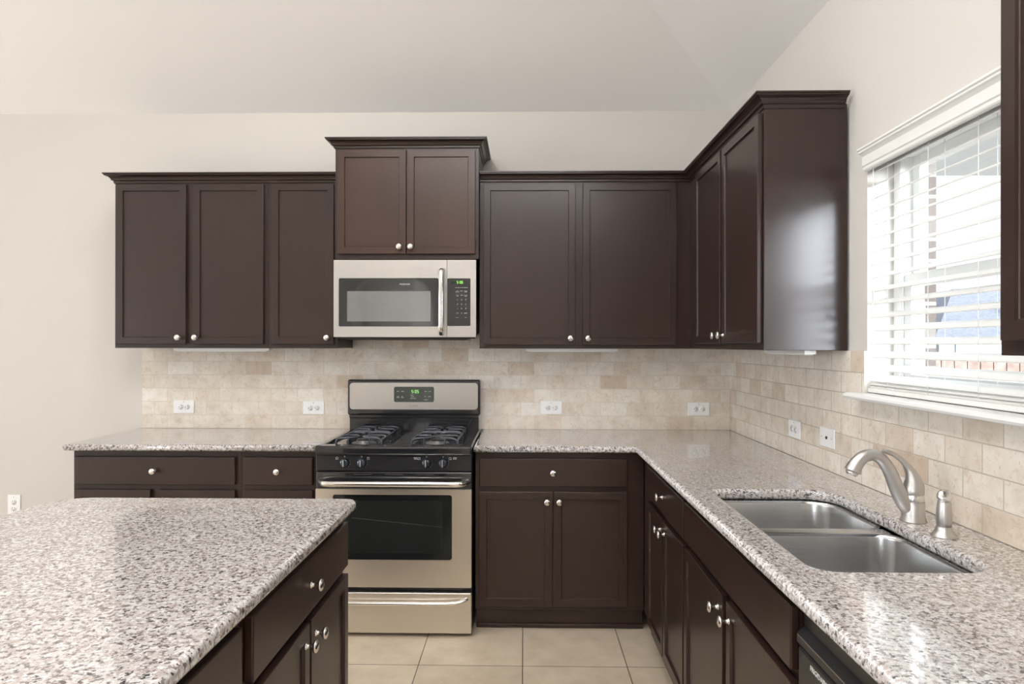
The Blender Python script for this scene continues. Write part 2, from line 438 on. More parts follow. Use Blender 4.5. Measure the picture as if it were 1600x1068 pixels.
# hall beyond the arch
bm = bmesh.new()
wall_with_holes(bm, 'y', YF - 2.6, YF - .14, 2.75, -3.0, -2.9, [(-7.75, -6.85, 0.5, 2.3)]); box(bm, -1.2, -1.1, YF - 2.6, YF - .14, 0, 2.75)
wall_with_holes(bm, 'x', -3.0, -1.1, 2.75, YF - 2.6, YF - 2.5, [])
box(bm, -3.0, -1.1, YF - 2.6, YF - .14, 2.75, 2.8)
box(bm, -1.85, -1.2, YF - 1.7, YF - 1.6, 0, 2.75)
struct('wall_hall', bm, 'wall')
# hipped ceiling
bm = bmesh.new(); run, sl = 1.5, 0.567
o4 = [(XLW - .1, YF - .1), (XW + .1, YF - .1), (XW + .1, .1), (XLW - .1, .1)]
e4 = [(XLW, YF), (XW, YF), (XW, 0), (XLW, 0)]
i4 = [(XLW + run, YF + run), (XR - run, YF + run), (XR - run, -run), (XLW + run, -run)]
vo = [bm.verts.new((*p, ZC)) for p in o4]; ve = [bm.verts.new((*p, ZC)) for p in e4]; vi = [bm.verts.new((*p, ZC + run * sl)) for p in i4]; vt = [bm.verts.new((*p, ZC + run * sl + .1)) for p in o4]
for k in range(4):
    j = (k + 1) % 4
    bm.faces.new((vo[k], vo[j], ve[j], ve[k])); bm.faces.new((ve[k], ve[j], vi[j], vi[k])); bm.faces.new((vo[k], vt[k], vt[j], vo[j]))
bm.faces.new(vi); bm.faces.new(vt)
struct('ceiling', bm, 'ceiling')
bm = bmesh.new(); box(bm, XLW, -2.245, -.014, 0, 0, .09, .004); struct('baseboard_back', bm, 'white')
# tile backsplashes belong to their walls
UB = 1.3848
struct('trim_1', bx(-2.24, XR - .0005, -.010, -.0002, .9145, UB - .001), 'tile_back')
struct('trim_2', bx(-.999, -.245, -.010, -.0002, UB - .0008, 1.47), 'tile_back')
struct('trim_3', bx(XR, XW - .0002, WY1, -.0005, .9145, UB - .001), 'tile_right')
struct('trim_4', bx(XR, XW - .0002, -3.062, WY1, .9145, WZ0 - .002), 'tile_right')
struct('trim_5', bx(XR, XW - .0002, -3.062, WY0, WZ0 - .002, UB - .001), 'tile_right')

# ---------------------------------------------------------------- window, sill
win = bpy.data.objects.new('window_1', None); C.objects.link(win); win['kind'] = 'structure'
XG = XW + .105
bm = bmesh.new()
for (a, b2, c, d) in ((WY0, WY0 + .04, WZ0, WZ1), (WY1 - .04, WY1, WZ0, WZ1), (WY0 + .0401, WY1 - .0401, WZ1 - .04, WZ1), (WY0 + .0401, WY1 - .0401, WZ0, WZ0 + .05)):
    box(bm, XG - .015, XG + .07, a, b2, c, d, .003)
obj('window_frame', bm, 'white', win)
bm = bmesh.new(); ZM = 1.625
for z0, z1, xo in ((WZ0 + .05, ZM + .02, 0.0), (ZM - .02, WZ1 - .04, .028)):
    for (a, b2, c, d) in ((WY0 + .04, WY0 + .08, z0, z1), (WY1 - .08, WY1 - .04, z0, z1), (WY0 + .0801, WY1 - .0801, z0, z0 + .04), (WY0 + .0801, WY1 - .0801, z1 - .04, z1)):
        box(bm, XG + xo, XG + xo + .028, a, b2, c, d, .002)
obj('window_sash', bm, 'white', win)
bm = bmesh.new(); box(bm, XG + .012, XG + .016, WY0 + .06, WY1 - .06, WZ0 + .07, ZM); box(bm, XG + .040, XG + .044, WY0 + .06, WY1 - .06, ZM, WZ1 - .06)
obj('window_glass', bm, 'glass', win)
bm = bmesh.new()
prism(bm, [(XG - .015, 1.217), (XR - .05, 1.217), (XR - .058, 1.220), (XR - .062, 1.227), (XR - .060, 1.234), (XR - .052, 1.238), (XG - .015, 1.238)], 'y', WY0 + .002, WY1 - .002)
prism(bm, [(XR - .0005, 1.217), (XR - .05, 1.217), (XR - .058, 1.220), (XR - .062, 1.227), (XR - .060, 1.234), (XR - .052, 1.238), (XR - .0005, 1.238)], 'y', WY1 - .002, -1.497)
prism(bm, [(XR - .0005, 1.217), (XR - .05, 1.217), (XR - .058, 1.220), (XR - .062, 1.227), (XR - .060, 1.234), (XR - .052, 1.238), (XR - .0005, 1.238)], 'y', WY0 - .03, WY0 + .002)
obj('window_sill', bm, 'white', win)

# ---------------------------------------------------------------- blind
bl = thing('window_blind', 'white wood slat blind hanging in the kitchen window over the sink', 'blind', (XW + .032, (WY0 + WY1) / 2, 1.24))
BL = (WY1 - WY0) / 2 - .006
tilt = math.radians(24)
def slat_bm():
    bm = bmesh.new(); n = 6; w = .0252; th = .0028
    top, bot = [], []
    for k in range(n + 1):
        u = -1 + 2 * k / n; s = .0022 * (1 - u * u)
        for lst, o in ((top, th / 2), (bot, -th / 2)):
            x, z = u * w, s + o
            lst.append((x * math.cos(tilt) - z * math.sin(tilt), x * math.sin(tilt) + z * math.cos(tilt)))
    prism(bm, top + bot[::-1], 'y', -BL, BL); return bm
sl0 = obj('slat', slat_bm(), 'slat', bl)
zs = [2.010 - .0456 * k - 1.24 for k in range(16)]
for i, z in enumerate(zs):
    s = sl0 if i == 0 else sl0.copy()
    if i: C.objects.link(s); s.parent = bl
    s.location = (0, 0, z)
for z in (.062, .050, .040):
    s = sl0.copy(); C.objects.link(s); s.parent = bl; s.location = (-.002, 0, z - .012)
bm = bmesh.new(); box(bm, -.034, .022, -BL, BL, .0005, .016, .004); obj('bottom_rail', bm, 'slat', bl)
bm = bmesh.new(); box(bm, -.025, .03, -BL, BL, .785, .838, .002); obj('head_rail', bm, 'white', bl)
bm = bmesh.new()
vp = [(-.030, .770), (-.046, .770), (-.049, .774), (-.049, .783), (-.053, .787), (-.053, .818), (-.060, .827), (-.066, .830), (-.066, .836), (-.071, .839), (-.071, .845), (-.030, .845)]
prism(bm, vp, 'y', -BL - .005, BL + .003)
obj('valance', bm, 'white', bl)
bm = bmesh.new()
for y in (BL - .11, BL - .33, BL - .55, -BL + .1):
    for x in (-.025, .025): tube(bm, [(x, y, .01), (x, y, .80)], .0009, 5)
obj('ladder_cord', bm, 'slat', bl)
for dy, z0, x in ((.035, .275, -.034), (.042, .06, -.036)):
    bm = bmesh.new(); tube(bm, [(x, BL - dy, z0 + .03), (x, BL - dy, .79)], .0011, 5); cd = obj('lift_cord', bm, 'slat', bl)
    bm = bmesh.new(); lathe(bm, [(0, 0.036), (.003, .036), (.0045, .03), (.0045, .016), (.0075, .010), (.008, .002), (0, 0)], Matrix.Translation((x, BL - dy, z0)), 10)
    obj('tassel', bm, 'plastic', cd)

# ---------------------------------------------------------------- outside
bm = bmesh.new(); box(bm, XW + .26, 60, -30, 60, -.75, -.65); struct('ground', bm, 'lawn')
bm = bmesh.new(); box(bm, XW + .25, 5.0, -1.9, .95, 2.62, 2.78)
so = struct('roof_patio', bm, 'soffit')
fn = thing('privacy_fence', 'weathered orange brown wooden picket fence seen through the lower blind slats', 'fence', (0, 0, 0))
p0 = None
FA, FB = Vector((2.5, 5.2, 0)), Vector((14.0, 5.2, 0))
for i in range(66):
    q = FA.lerp(FB, i / 66)
    if p0 is None:
        bm = bmesh.new(); prism(bm, [(0, -.65), (.162, -.65), (.162, 1.20), (.11, 1.24), (.04, 1.24), (0, 1.20)], 'y', 0, .02); p0 = obj('picket', bm, 'fence', fn); o = p0
    else: o = p0.copy(); C.objects.link(o); o.parent = fn
    o.location = (q.x, q.y, random.uniform(-.02, .02))
bm = bmesh.new(); box(bm, 2.5, 14, 5.22, 5.26, .9, .99); box(bm, 2.5, 14, 5.22, 5.26, -.3, -.21); obj('fence_rail', bm, 'fence', fn)
def house(x, y, w, d, wall_z, ridge_z, label, hip=2.5):
    t = thing('house', label, 'house', (x, y, -.65))
    obj('house_wall', bx(0, w, 0, d, 0, wall_z + .65), 'siding', t)
    bm = bmesh.new(); e = .45; zb2, zr = wall_z + .65, ridge_z + .65
    b = [bm.verts.new(p) for p in ((-e, -e, zb2), (w + e, -e, zb2), (w + e, d + e, zb2), (-e, d + e, zb2))]
    r1 = bm.verts.new((hip, d / 2, zr)); r2 = bm.verts.new((w - hip, d / 2, zr))
    for f in ((b[0], b[1], r2, r1), (b[1], b[2], r2), (b[2], b[3], r1, r2), (b[3], b[0], r1), tuple(b[::-1])): bm.faces.new(f)
    obj('house_roof', bm, 'roof', t)
    return t
h1 = house(13.2, 17.5, 9, 8, 1.55, 3.55, 'pale house with a haze-tinted grey hip roof beyond the fence, nearer the window left side', 3)
bm = bmesh.new(); box(bm, .5, 1.6, -.04, 0, 1.2, 2.1); wn = obj('house_window', bm, 'house_glass', h1)
bm = bmesh.new(); lathe(bm, [(.0, .55), (.2, .5), (.32, .3), (.3, .1), (.2, 0), (.2, -.3)], Matrix.Translation((3.6, 1.3, 2.95)), 14); obj('roof_vent', bm, 'roof', h1)
h2 = house(24.5, 26, 14, 10, 1.7, 6.2, 'larger pale house with a tall grey roof standing behind the first one', 5)

# ---------------------------------------------------------------- cabinets
KNOB = [(0, 0), (.009, 0), (.009, .002), (.0055, .004), (.0050, .014), (.008, .018), (.0145, .0215), (.0165, .025), (.0150, .0295), (.008, .0325), (0, .033)]
def knob_bm():
    bm = bmesh.new(); lathe(bm, KNOB, Matrix.Rotation(PI / 2, 4, 'X'), 20); return bm
_knob = [None]
def knob(parent, x, y, z):
    if _knob[0] is None: _knob[0] = o = obj('knob', knob_bm(), 'nickel_polished', parent)
    else: o = _knob[0].copy(); C.objects.link(o); o.parent = parent
    o.location = (x, y, z); return o
def shaker(x0, x1, z0, z1, y, t=.020, fr=.050):
    """framed door with a sunk panel, back at y, front at y - t"""
    bm = bmesh.new(); box(bm, x0, x1, y - t, y, z0, z1, .0018, 2)
    f = min(bm.faces, key=lambda f: (round(f.calc_center_median().y, 5), -f.calc_area()))
    bmesh.ops.inset_individual(bm, faces=[f], thickness=fr - .002, depth=0)
    bmesh.ops.inset_individual(bm, faces=[f], thickness=.0015, depth=-.006)
    bmesh.ops.inset_individual(bm, faces=[f], thickness=.0025, depth=-.002)
    return bm
def slabfront(x0, x1, z0, z1, y, t=.020):
    bm = bmesh.new(); box(bm, x0, x1, y - t, y, z0, z1, .004, 3); return bm
CROWN = [(0, -.002), (.004, -.002), (.006, .003), (.006, .010), (.010, .013), (.014, .014), (.017, .022), (.024, .030), (.034, .035), (.040, .036), (.040, .040), (.045, .042), (.045, .048), (0, .048)]
def crown_path(bm, path, z, pre=None, post=None):
    """sweep the crown profile along a 2-D path; outward is to the right of travel; mitred"""
    n = len(path); rings = []
    P = [Vector(p) for p in path]
    for i in range(n):
        d1 = (P[i] - P[i - 1]).normalized() if i else (Vector(pre) if pre else None)
        d2 = (P[i + 1] - P[i]).normalized() if i < n - 1 else (Vector(post) if post else None)
        d1 = d1 or d2; d2 = d2 or d1
        n1 = Vector((d1.y, -d1.x)); n2 = Vector((d2.y, -d2.x)); m = (n1 + n2); m = m / m.dot(n1)
        rings.append([bm.verts.new((P[i].x + m.x * o, P[i].y + m.y * o, z + h)) for o, h in CROWN])
    k = len(CROWN)
    for a, b in zip(rings, rings[1:]):
        for j in range(k): bm.faces.new((a[j], a[(j + 1) % k], b[(j + 1) % k], b[j]))
    bm.faces.new(rings[0]); bm.faces.new(rings[-1][::-1])
def upper(label, loc, rotz, w, d, z0, z1, doors, crown, knobs, zd0, zd1, name='upper_cabinet', wd='wood', pre=None, post=None):
    """local: x along the front, back at y=0, front at y=-d"""
    t = thing(name, label, 'cabinet', loc, rotz)
    bm = bmesh.new(); box(bm, 0, w, -d, -.001, z0, z1, .0012, 1); obj('cabinet_body', bm, 'wood', t)
    for (a, b), kx in zip(doors, knobs):
        dr = obj('door', shaker(a, b, zd0, zd1, -d - .0005), wd, t)
        if kx is not None: knob(dr, kx, -d - .0205, zd0 + .035)
    if crown:
        bm = bmesh.new(); crown_path(bm, crown, z1 - .016, pre, post); obj('crown', bm, 'wood', t)
    return t
ZT = 2.293
UD = .303
# 1: two doors at the far left
x0 = -2.219; w = .838
upper('wide dark two-door wall cabinet at the far left end of the back wall', (x0, 0, 0), 0, w, UD, UB, ZT,
      [(.017, .397), (.437, .817)], [(0, -.001), (0, -UD), (w, -UD)], [.362, .455], 1.407, 2.268)
# 2: single door next to the microwave
x0 = -1.381; w = .3795
upper('narrow single-door dark wall cabinet directly left of the microwave', (x0, 0, 0), 0, w, UD, UB, ZT,
      [(.025, .358)], [(0, -UD), (w, -UD)], [.327], 1.407, 2.268)
# 3: raised and deeper, over the microwave
x0 = -1.0005; w = .7605; TD = .365
upper('taller-mounted dark two-door wall cabinet on top of the microwave', (x0, 0, 0), 0, w, TD, 1.856, 2.4585,
      [(.017, .378), (.384, .743)], [(0, -.001), (0, -TD), (w, -TD), (w, -.001)], [.345, .405], 1.882, 2.428, wd='wood_brown')
# 4: right of the microwave
x0 = -.239; w = 1.125
upper('wide dark two-door wall cabinet right of the microwave, reaching the corner', (x0, 0, 0), 0, w, UD, UB, ZT,
      [(.022, .512), (.552, 1.048)], [(0, -UD), (1.1235, -UD)], [.485, .578], 1.405, 2.264, post=(0, -1))
# 5: on the right wall, its bright end panel beside the window
y0 = -.304; w = 1.40 - .304
upper('dark two-door wall cabinet on the right wall with light catching its end panel', (XR, y0, 0), -PI / 2, w, UD, UB, ZT,
      [(.174, .606), (.631, 1.081)], [(-.0005, -UD), (w, -UD), (w, -.0105)], [.575, .662], 1.412, 2.264, pre=(0, 1))
# 6: beyond the window, mostly out of the picture
upper('dark wall cabinet at the right edge of the picture, near side of the window', (XR, -2.617, 0), -PI / 2, .762, UD, UB, ZT,
      [(.026, .375), (.381, .736)], [(0, -.0105), (0, -UD), (.762, -UD)], [.34, .415], 1.412, 2.264)

BD_ = .600
def base(label, loc, rotz, w, drawers, doors, dknobs, knobs, name='base_cabinet', d=BD_, hollow=False, x_from=0.0):
    t = thing(name, label, 'cabinet', loc, rotz)
    bm = bmesh.new()
    if hollow:
        box(bm, 0, w, -d, -.012, .105, .64); box(bm, 0, w, -d, -d + .02, .64, .8795); box(bm, 0, .018, -d + .02, -.012, .64, .8795); box(bm, w - .018, w, -d + .02, -.012, .64, .8795)
    else: box(bm, x_from, w, -d, -.012, .105, .8795, .0012, 1)
    obj('cabinet_body', bm, 'wood', t)
    bm = bmesh.new(); box(bm, x_from + .004, w, -d + .042, -.012, 0.0, .105); box(bm, x_from + .004, w, -d + .030, -d + .042, 0.0, .022, .004)
    obj('toe_kick', bm, 'wood', t)
    for (a, b), k in zip(drawers, dknobs):
        dw = obj('drawer', slabfront(a, b, .711, .849, -d - .0005), 'wood', t)
        if k: knob(dw, (a + b) / 2, -d - .0205, .781)
    for (a, b), kx in zip(doors, knobs):
        dr = obj('door', shaker(a, b, .126, .686, -d - .0005), 'wood', t)
        knob(dr, kx, -d - .0205, .640)
    return t
x0 = -2.24
base('wide dark base cabinet at the left end of the back counter, one wide drawer', (x0, 0, 0), 0, .840, [(.017, .817)], [(.017, .395), (.438, .817)], [1], [.362, .472])
base('narrow dark base cabinet between the wide one and the left side of the range', (-1.3995, 0, 0), 0, .392, [(.019, .360)], [(.019, .360)], [1], [.327])
base('dark base cabinet right of the range, one drawer over two doors', (-.239, 0, 0), 0, .827, [(.020, .742)], [(.020, .378), (.385, .743)], [1], [.352, .412])
# right run: local x runs from the corner towards the camera
base('dark corner-side base cabinet left of the sink cabinet, one drawer over two doors', (XR, -.625, 0), -PI / 2, .866, [(.175, .853)], [(.175, .505), (.520, .853)], [1], [.475, .552], x_from=0.0)
base('dark sink base cabinet under the double sink with a knobless false drawer front', (XR, -1.4915, 0), -PI / 2, .958, [(.008, .950)], [(.008, .462), (.498, .950)], [0], [.425, .528], name='sink_base_cabinet', hollow=True)

# dishwasher
dw = thing('dishwasher', 'black dishwasher under the right counter next to the sink cabinet', 'dishwasher', (XR, -2.4535, 0), -PI / 2)
W = .6
obj('dishwasher_tub', bx(.0, W, -.575, -.02, .1, .866), 'black_satin', dw)
bm = bmesh.new(); box(bm, .006, W - .006, -.612, -.5755, .12, .775, .006, 3); obj('door_panel', bm, 'black_satin', dw)
bm = bmesh.new()
prism(bm, [(-.576, .778), (-.610, .778), (-.614, .782), (-.614, .800), (-.598, .815), (-.600, .850), (-.604, .866), (-.576, .866)], 'x', .006, W - .006)
obj('control_panel', bm, 'black_satin', dw)
bm = bmesh.new(); box(bm, .012, W - .012, -.6150, -.6138, .798, .7998); obj('edge_highlight', bm, 'steel', dw)  # thin bright strip stands for the highlight along the recess edge
obj('toe_kick', bx(.006, W - .006, -.56, -.545, 0, .1), 'black_satin', dw)
o = obj('brand_lettering', text_bm([('FRIGIDAIRE', .105, .755, .011, -.6124)]), 'ink_white', dw)

# ---------------------------------------------------------------- countertops
ZG0, ZG1, RG = .880, .914, .0125
OV = .647
bm = slab([(-2.266, -OV), (-1.0055, -OV), (-1.0055, -.0005), (-2.266, -.0005)], ZG0, ZG1, RG)
tag(obj('countertop', bm, 'granite'), 'speckled granite countertop left of the range', 'countertop')
SINK = round_rect(.637, 1.026, -2.41, -1.60, [.095, .04, .055, .07])
FX = XR - OV
bm = slab([(-.2445, -OV), (FX, -OV), (FX, -3.062), (XW - .0005, -3.062), (XW - .0005, -.0005), (-.2445, -.0005)], ZG0, ZG1, RG, SINK)
tag(obj('countertop', bm, 'granite'), 'L-shaped speckled granite countertop with the undermount sink cut into it', 'countertop')
isl = round_rect(-1.495, -.528, -3.75, -1.755, [.035, .13, .13, .035])
tag(obj('island_countertop', slab(isl, ZG0, ZG1, RG), 'granite'), 'speckled granite island top with rounded corners at lower left foreground', 'countertop')

# island cabinets face +X: local x runs to +Y
IX = -.572
def island(label, y_near, w, drawers, doors, knobs):
    return base(label, (IX - .60, y_near, 0), PI / 2, w, drawers, doors, [1] * len(drawers), knobs, name='island_cabinet')
island('dark island cabinet at the far end of the island, drawer over two doors', -2.545, .770, [(.024, .757)], [(.024, .383), (.397, .757)], [.350, .430])
island('dark island cabinet nearer the camera, mostly below the picture', -3.40, .852, [(.020, .828)], [(.020, .417), (.431, .828)], [.385, .463])

# ---------------------------------------------------------------- sink
sk = thing('sink', 'stainless steel double-bowl undermount sink set in the right counter', 'sink', (.83, -2.0, .68))
def bowl(x0, x1, y0, y1, rr, depth, zr=.8775):
    bm = bmesh.new(); out = round_rect(x0, x1, y0, y1, rr, 8)
    prof = [(-.012, zr), (-.004, zr - .0008), (0, zr - .004), (.002, zr - .012), (.008, zr - depth + .05), (.013, zr - depth + .025), (.026, zr - depth + .008), (.05, zr - depth)]
    rings = [[bm.verts.new((x - .83, y + 2.0, z - .68)) for x, y in offset_poly(out, d)] for d, z in prof]
    n = len(out)
    for a, b in zip(rings, rings[1:]):
        for i in range(n): bm.faces.new((a[i], a[(i + 1) % n], b[(i + 1) % n], b[i])).smooth = True
    f = bm.faces.new(rings[-1]); f.smooth = True
    return bm, out
for (y0, y1, rr, dp) in ((-1.955, -1.595, [.098, .045, .06, .075], .195), (-2.415, -1.985, [.075, .06, .06, .075], .19)):
    bm, _ = bowl(.632, 1.031, y0, y1, rr, dp)
    b_ = obj('bowl', bm, 'sink_steel', sk)
    bm = bmesh.new(); lathe(bm, [(0, .0), (.02, .001), (.036, .003), (.042, .001)], Matrix.Translation((0, (y0 + y1) / 2 + 2.0, .8785 - dp - .68)), 20)
    obj('drain', bm, 'nickel_polished', b_)
# divider saddle between the bowls
bm = bmesh.new(); prism(bm, [(-1.9435 + 2, .8775 - .68), (-1.950 + 2, .8788 - .68), (-1.970 + 2, .8793 - .68), (-1.990 + 2, .8788 - .68), (-1.9965 + 2, .8775 - .68), (-1.99 + 2, .868 - .68), (-1.95 + 2, .868 - .68)], 'x', .64 - .83, 1.024 - .83)
obj('divider', bm, 'sink_steel', sk)

# ---------------------------------------------------------------- faucet and sprayer
fx, fy = 1.085, -1.995
fa = thing('faucet', 'brushed nickel single-lever kitchen faucet behind the sink', 'faucet', (fx, fy, .914))
bm = bmesh.new(); lathe(bm, [(0, 0), (.0335, 0), (.0335, .003), (.0305, .010), (.0290, .02), (.0285, .0555), (0, .0555)], seg=28); obj('body', bm, 'nickel', fa)
bm = bmesh.new(); lathe(bm, [(0, .0555), (.027, .0555), (.0275, .058), (.0275, .073), (.026, .076), (0, .076)], seg=28); obj('collar', bm, 'nickel_polished', fa)
pts = smooth_path([(.002, 0, .024), (-.022, 0, .046), (-.046, 0, .092), (-.066, 0, .140), (-.088, 0, .172), (-.112, 0, .184), (-.138, 0, .178), (-.158, 0, .158), (-.168, 0, .138)], 6)
rad = smooth_vals([.020, .0215, .0195, .0178, .0168, .0165, .0170, .0190, .0225], 6)
bm = bmesh.new(); tube(bm, pts, rad, 18); spout = obj('spout', bm, 'nickel', fa)
bm = bmesh.new(); lathe(bm, [(0, -.006), (.012, -.006), (.016, -.002), (.017, .004), (0, .004)], Matrix.Translation((-.170, 0, .133)) @ Matrix.Rotation(math.radians(22), 4, 'Y'), 16); obj('aerator', bm, 'nickel_polished', spout)
pts = smooth_path([(0, 0, .074), (0, 0, .086), (.001, 0, .102), (-.002, 0, .122), (-.013, 0, .146), (-.030, 0, .168), (-.052, 0, .184), (-.072, 0, .193), (-.084, 0, .195)], 6)
rad = smooth_vals([.0265, .0275, .0255, .0195, .0118, .0075, .0065, .0070, .0050], 6)
bm = bmesh.new(); tube(bm, pts, rad, 18); obj('lever', bm, 'nickel', fa)
sp = thing('side_sprayer', 'small brushed nickel side sprayer standing near side of the faucet', 'sprayer', (1.078, -2.142, .914))
bm = bmesh.new(); lathe(bm, [(0, 0), (.0315, 0), (.0315, .003), (.026, .008), (.0205, .016), (.018, .026), (0, .026)], seg=24); obj('holder', bm, 'nickel', sp)
bm = bmesh.new(); lathe(bm, [(0, .026), (.0165, .026), (.0180, .038), (.0185, .055), (.0168, .075), (.0150, .088), (.012, .098), (0, .102)], seg=24); obj('wand', bm, 'nickel', sp)
bm = bmesh.new(); lathe(bm, [(0, -.013), (.011, -.012), (.0165, -.006), (.0175, .001), (.0165, .007), (.012, .010), (0, .0105)], Matrix.Translation((-.002, -.004, .103)) @ Matrix.Rotation(math.radians(72), 4, 'X') @ Matrix.Rotation(math.radians(-15), 4, 'Y'), 22); obj('spray_head', bm, 'nickel_polished', sp)

# ---------------------------------------------------------------- range
rg = thing('gas_range', 'stainless and black freestanding gas range below the microwave', 'range', (-.6265, 0, 0))
HW = .3765
obj('range_body', bx(-HW, HW, -.655, -.03, .012, .872, bev=.003), 'black_satin', rg)
bm = bmesh.new()
for sx in (-1, 1):
    for y in (-.62, -.08): lathe(bm, [(0, 0), (.018, 0), (.018, .0125), (0, .0125)], Matrix.Translation((sx * .33, y, 0)), 12)
obj('feet', bm, 'black_satin', rg)
# cooktop with raised rim
bm = bmesh.new()
box(bm, -HW - .001, HW + .001, -.690, -.055, .873, .905, .004)
box(bm, -HW - .001, HW + .001, -.703, -.630, .876, .9185, .011, 4)
for sx in (-1, 1):
    xa, xb = sorted((sx * (HW + .001), sx * (HW - .030))); box(bm, xa, xb, -.695, -.06, .880, .9195, .007, 3)
ck = obj('cooktop', bm, 'black_enamel', rg)
bm = bmesh.new(); box(bm, -.085, .085, -.615, -.13, .905, .9075, .002); obj('centre_panel', bm, 'black_enamel', ck)
# burners
for bxp in (-.187, .187):
    for by in (-.50, -.25):
        bm = bmesh.new(); lathe(bm, [(0, 0), (.062, 0), (.06, .004), (.038, .006), (.038, .014), (0, .014)], Matrix.Translation((bxp, by, .905)), 24); bu = obj('burner', bm, 'burner', rg)
        bm = bmesh.new(); lathe(bm, [(0, .014), (.036, .014), (.037, .017), (.034, .021), (0, .022)], Matrix.Translation((bxp, by, .905)), 24); obj('burner_cap', bm, 'black_satin', bu)
# grates: one casting over each pair of burners
for bxp in (-.187, .187):
    bm = bmesh.new(); gw = .112; zt = .944
    def bar(p, r=.0062): tube(bm, smooth_path(p, 4), r, 8, flat=.75)
    for by in (-.50, -.25):
        for dy in (-.107, .107):                      # cross arches with the middle open
            for sx in (-1, 1):
                bar([(bxp + sx * gw, by + dy, .908), (bxp + sx * gw, by + dy, .926), (bxp + sx * (gw - .012), by + dy, zt - .004), (bxp + sx * .07, by + dy * .96, zt), (bxp + sx * .030, by + dy * .80, zt), (bxp + sx * .012, by + dy * .45, zt + .001)], .0070)
        for sx in (-1, 1):                            # side fingers
            bar([(bxp + sx * gw, by, .930), (bxp + sx * (gw - .010), by, zt - .002), (bxp + sx * .06, by, zt), (bxp + sx * .028, by, zt)], .0060)
            bar([(bxp + sx * .052, by - .107, .908), (bxp + sx * .052, by - .107, zt - .002)], .0045)
    for sx in (-1, 1):                                # long side rails
        bar([(bxp + sx * gw, -.607, .908), (bxp + sx * gw, -.607, .925), (bxp + sx * gw, -.595, .934), (bxp + sx * gw, -.5, .934), (bxp + sx * gw, -.375, .932), (bxp + sx * gw, -.25, .934), (bxp + sx * gw, -.155, .934), (bxp + sx * gw, -.143, .925), (bxp + sx * gw, -.143, .908)], .0066)
    bar([(bxp - gw, -.375, .936), (bxp - .05, -.375, zt - .002), (bxp + .05, -.375, zt - .002), (bxp + gw, -.375, .936)], .0062)
    obj('grate', bm, 'cast_iron', rg)
# backguard
bm = bmesh.new()
prism(bm, [(-.03, .872), (-.088, .872), (-.088, .985), (-.098, .990), (-.098, 1.005), (-.030, 1.005)], 'x', -HW + .008, HW - .008)
box(bm, -HW - .002, HW + .002, -.105, -.030, 1.003, 1.206, .012, 4)
bg = obj('backguard', bm, 'black_enamel', rg)
bm = bmesh.new(); prism(bm, [(a, b) for a, b in round_rect(-HW + .012, HW - .012, 1.037, 1.188, .018, 6)], 'y', -.1068, -.104); ins = obj('backguard_panel', bm, 'steel', bg)
bm = bmesh.new(); prism(bm, round_rect(-.112, .116, 1.079, 1.166, .010, 5), 'y', -.1082, -.106); obj('display_panel', bm, 'display', bg)
bm = bmesh.new(); digits(bm, '5:05', -.012, 1.130, .018, -.1083, .0022); obj('clock_digits', bm, 'green_led', bg)
it = []
for x, z, s in ((-.089, 1.140, 'BAKE'), (-.062, 1.140, 'BROIL'), (-.089, 1.110, 'KEEP'), (-.089, 1.104, 'WARM'), (-.064, 1.110, 'SELF'), (-.064, 1.104, 'CLEAN'),
                (-.010, 1.118, 'OVEN'), (-.006, 1.109, 'START'), (-.004, 1.100, 'LIGHT LOCK'), (.068, 1.140, 'TIMER'), (.091, 1.140, 'CLOCK'), (.034, 1.110, '+'), (.067, 1.110, 'SET'), (.091, 1.110, 'START'), (.070, 1.092, 'CANCEL')):
    it.append((s, x, z, .0042, -.1083))
obj('panel_lettering', text_bm(it), 'ink_white', bg)
obj('brand_lettering', text_bm([('FRIGIDAIRE', 0, 1.057, .0080, -.1069)]), 'ink_grey', bg)
# control strip with four knobs
bm = bmesh.new(); box(bm, -HW, HW, -.680, -.640, .797, .874, .004); cs = obj('control_panel', bm, 'black_satin', rg)
for i, kx in enumerate((-.2375, -.155, .158, .238)):
    bm = bmesh.new(); mt = Matrix.Translation((kx, -.680, .836)) @ Matrix.Rotation(PI / 2, 4, 'X')
    lathe(bm, [(0, 0), (.0235, 0), (.0235, .004), (.020, .007), (.019, .016), (.017, .018), (0, .018)], mt, 24)
    box(bm, kx - .0055, kx + .0055, -.710, -.690, .816, .857, .004, 2)
    kk = obj('burner_knob', bm, 'blue_black', cs)
    bm = bmesh.new(); box(bm, kx - .0009, kx + .0009, -.7106, -.7100, .822, .852); obj('pointer', bm, 'ink_white', kk)
bm = bmesh.new()
def ring(bm, x, z, s, dot):
    for a, b, c, d in ((-s, s, s - .0012, s), (-s, s, -s, -s + .0012), (-s, -s + .0012, -s, s), (s - .0012, s, -s, s)): box(bm, x + a, x + b, -.6808, -.6795, z + c, z + d)
    dx, dz = dot; box(bm, x + dx * s - .0014, x + dx * s + .0014, -.6808, -.6795, z + dz * s - .0014, z + dz * s + .0014)
for x, dt in ((-.275, (-.5, -.5)), (-.123, (-.5, .5)), (.122, (.5, .5)), (.272, (.5, -.5))): ring(bm, x, .857, .0055, dt)
for x0_, z_ in ((.096, .860), (.098, .854), (.286, .860), (.285, .854)): box(bm, x0_, x0_ + .018, -.6808, -.6795, z_, z_ + .0025)
for kx in (-.2375, -.155, .158, .238):
    box(bm, kx - .0014, kx + .0014, -.6808, -.6795, .863, .868)
    for a in (20, 0, -20, -45): box(bm, kx + .0275 * math.cos(math.radians(a)) - .0008, kx + .0275 * math.cos(math.radians(a)) + .0008, -.6808, -.6795, .836 + .0275 * math.sin(math.radians(a)) - .0008, .836 + .0275 * math.sin(math.radians(a)) + .0008)
obj('burner_marks', bm, 'ink_white', cs)
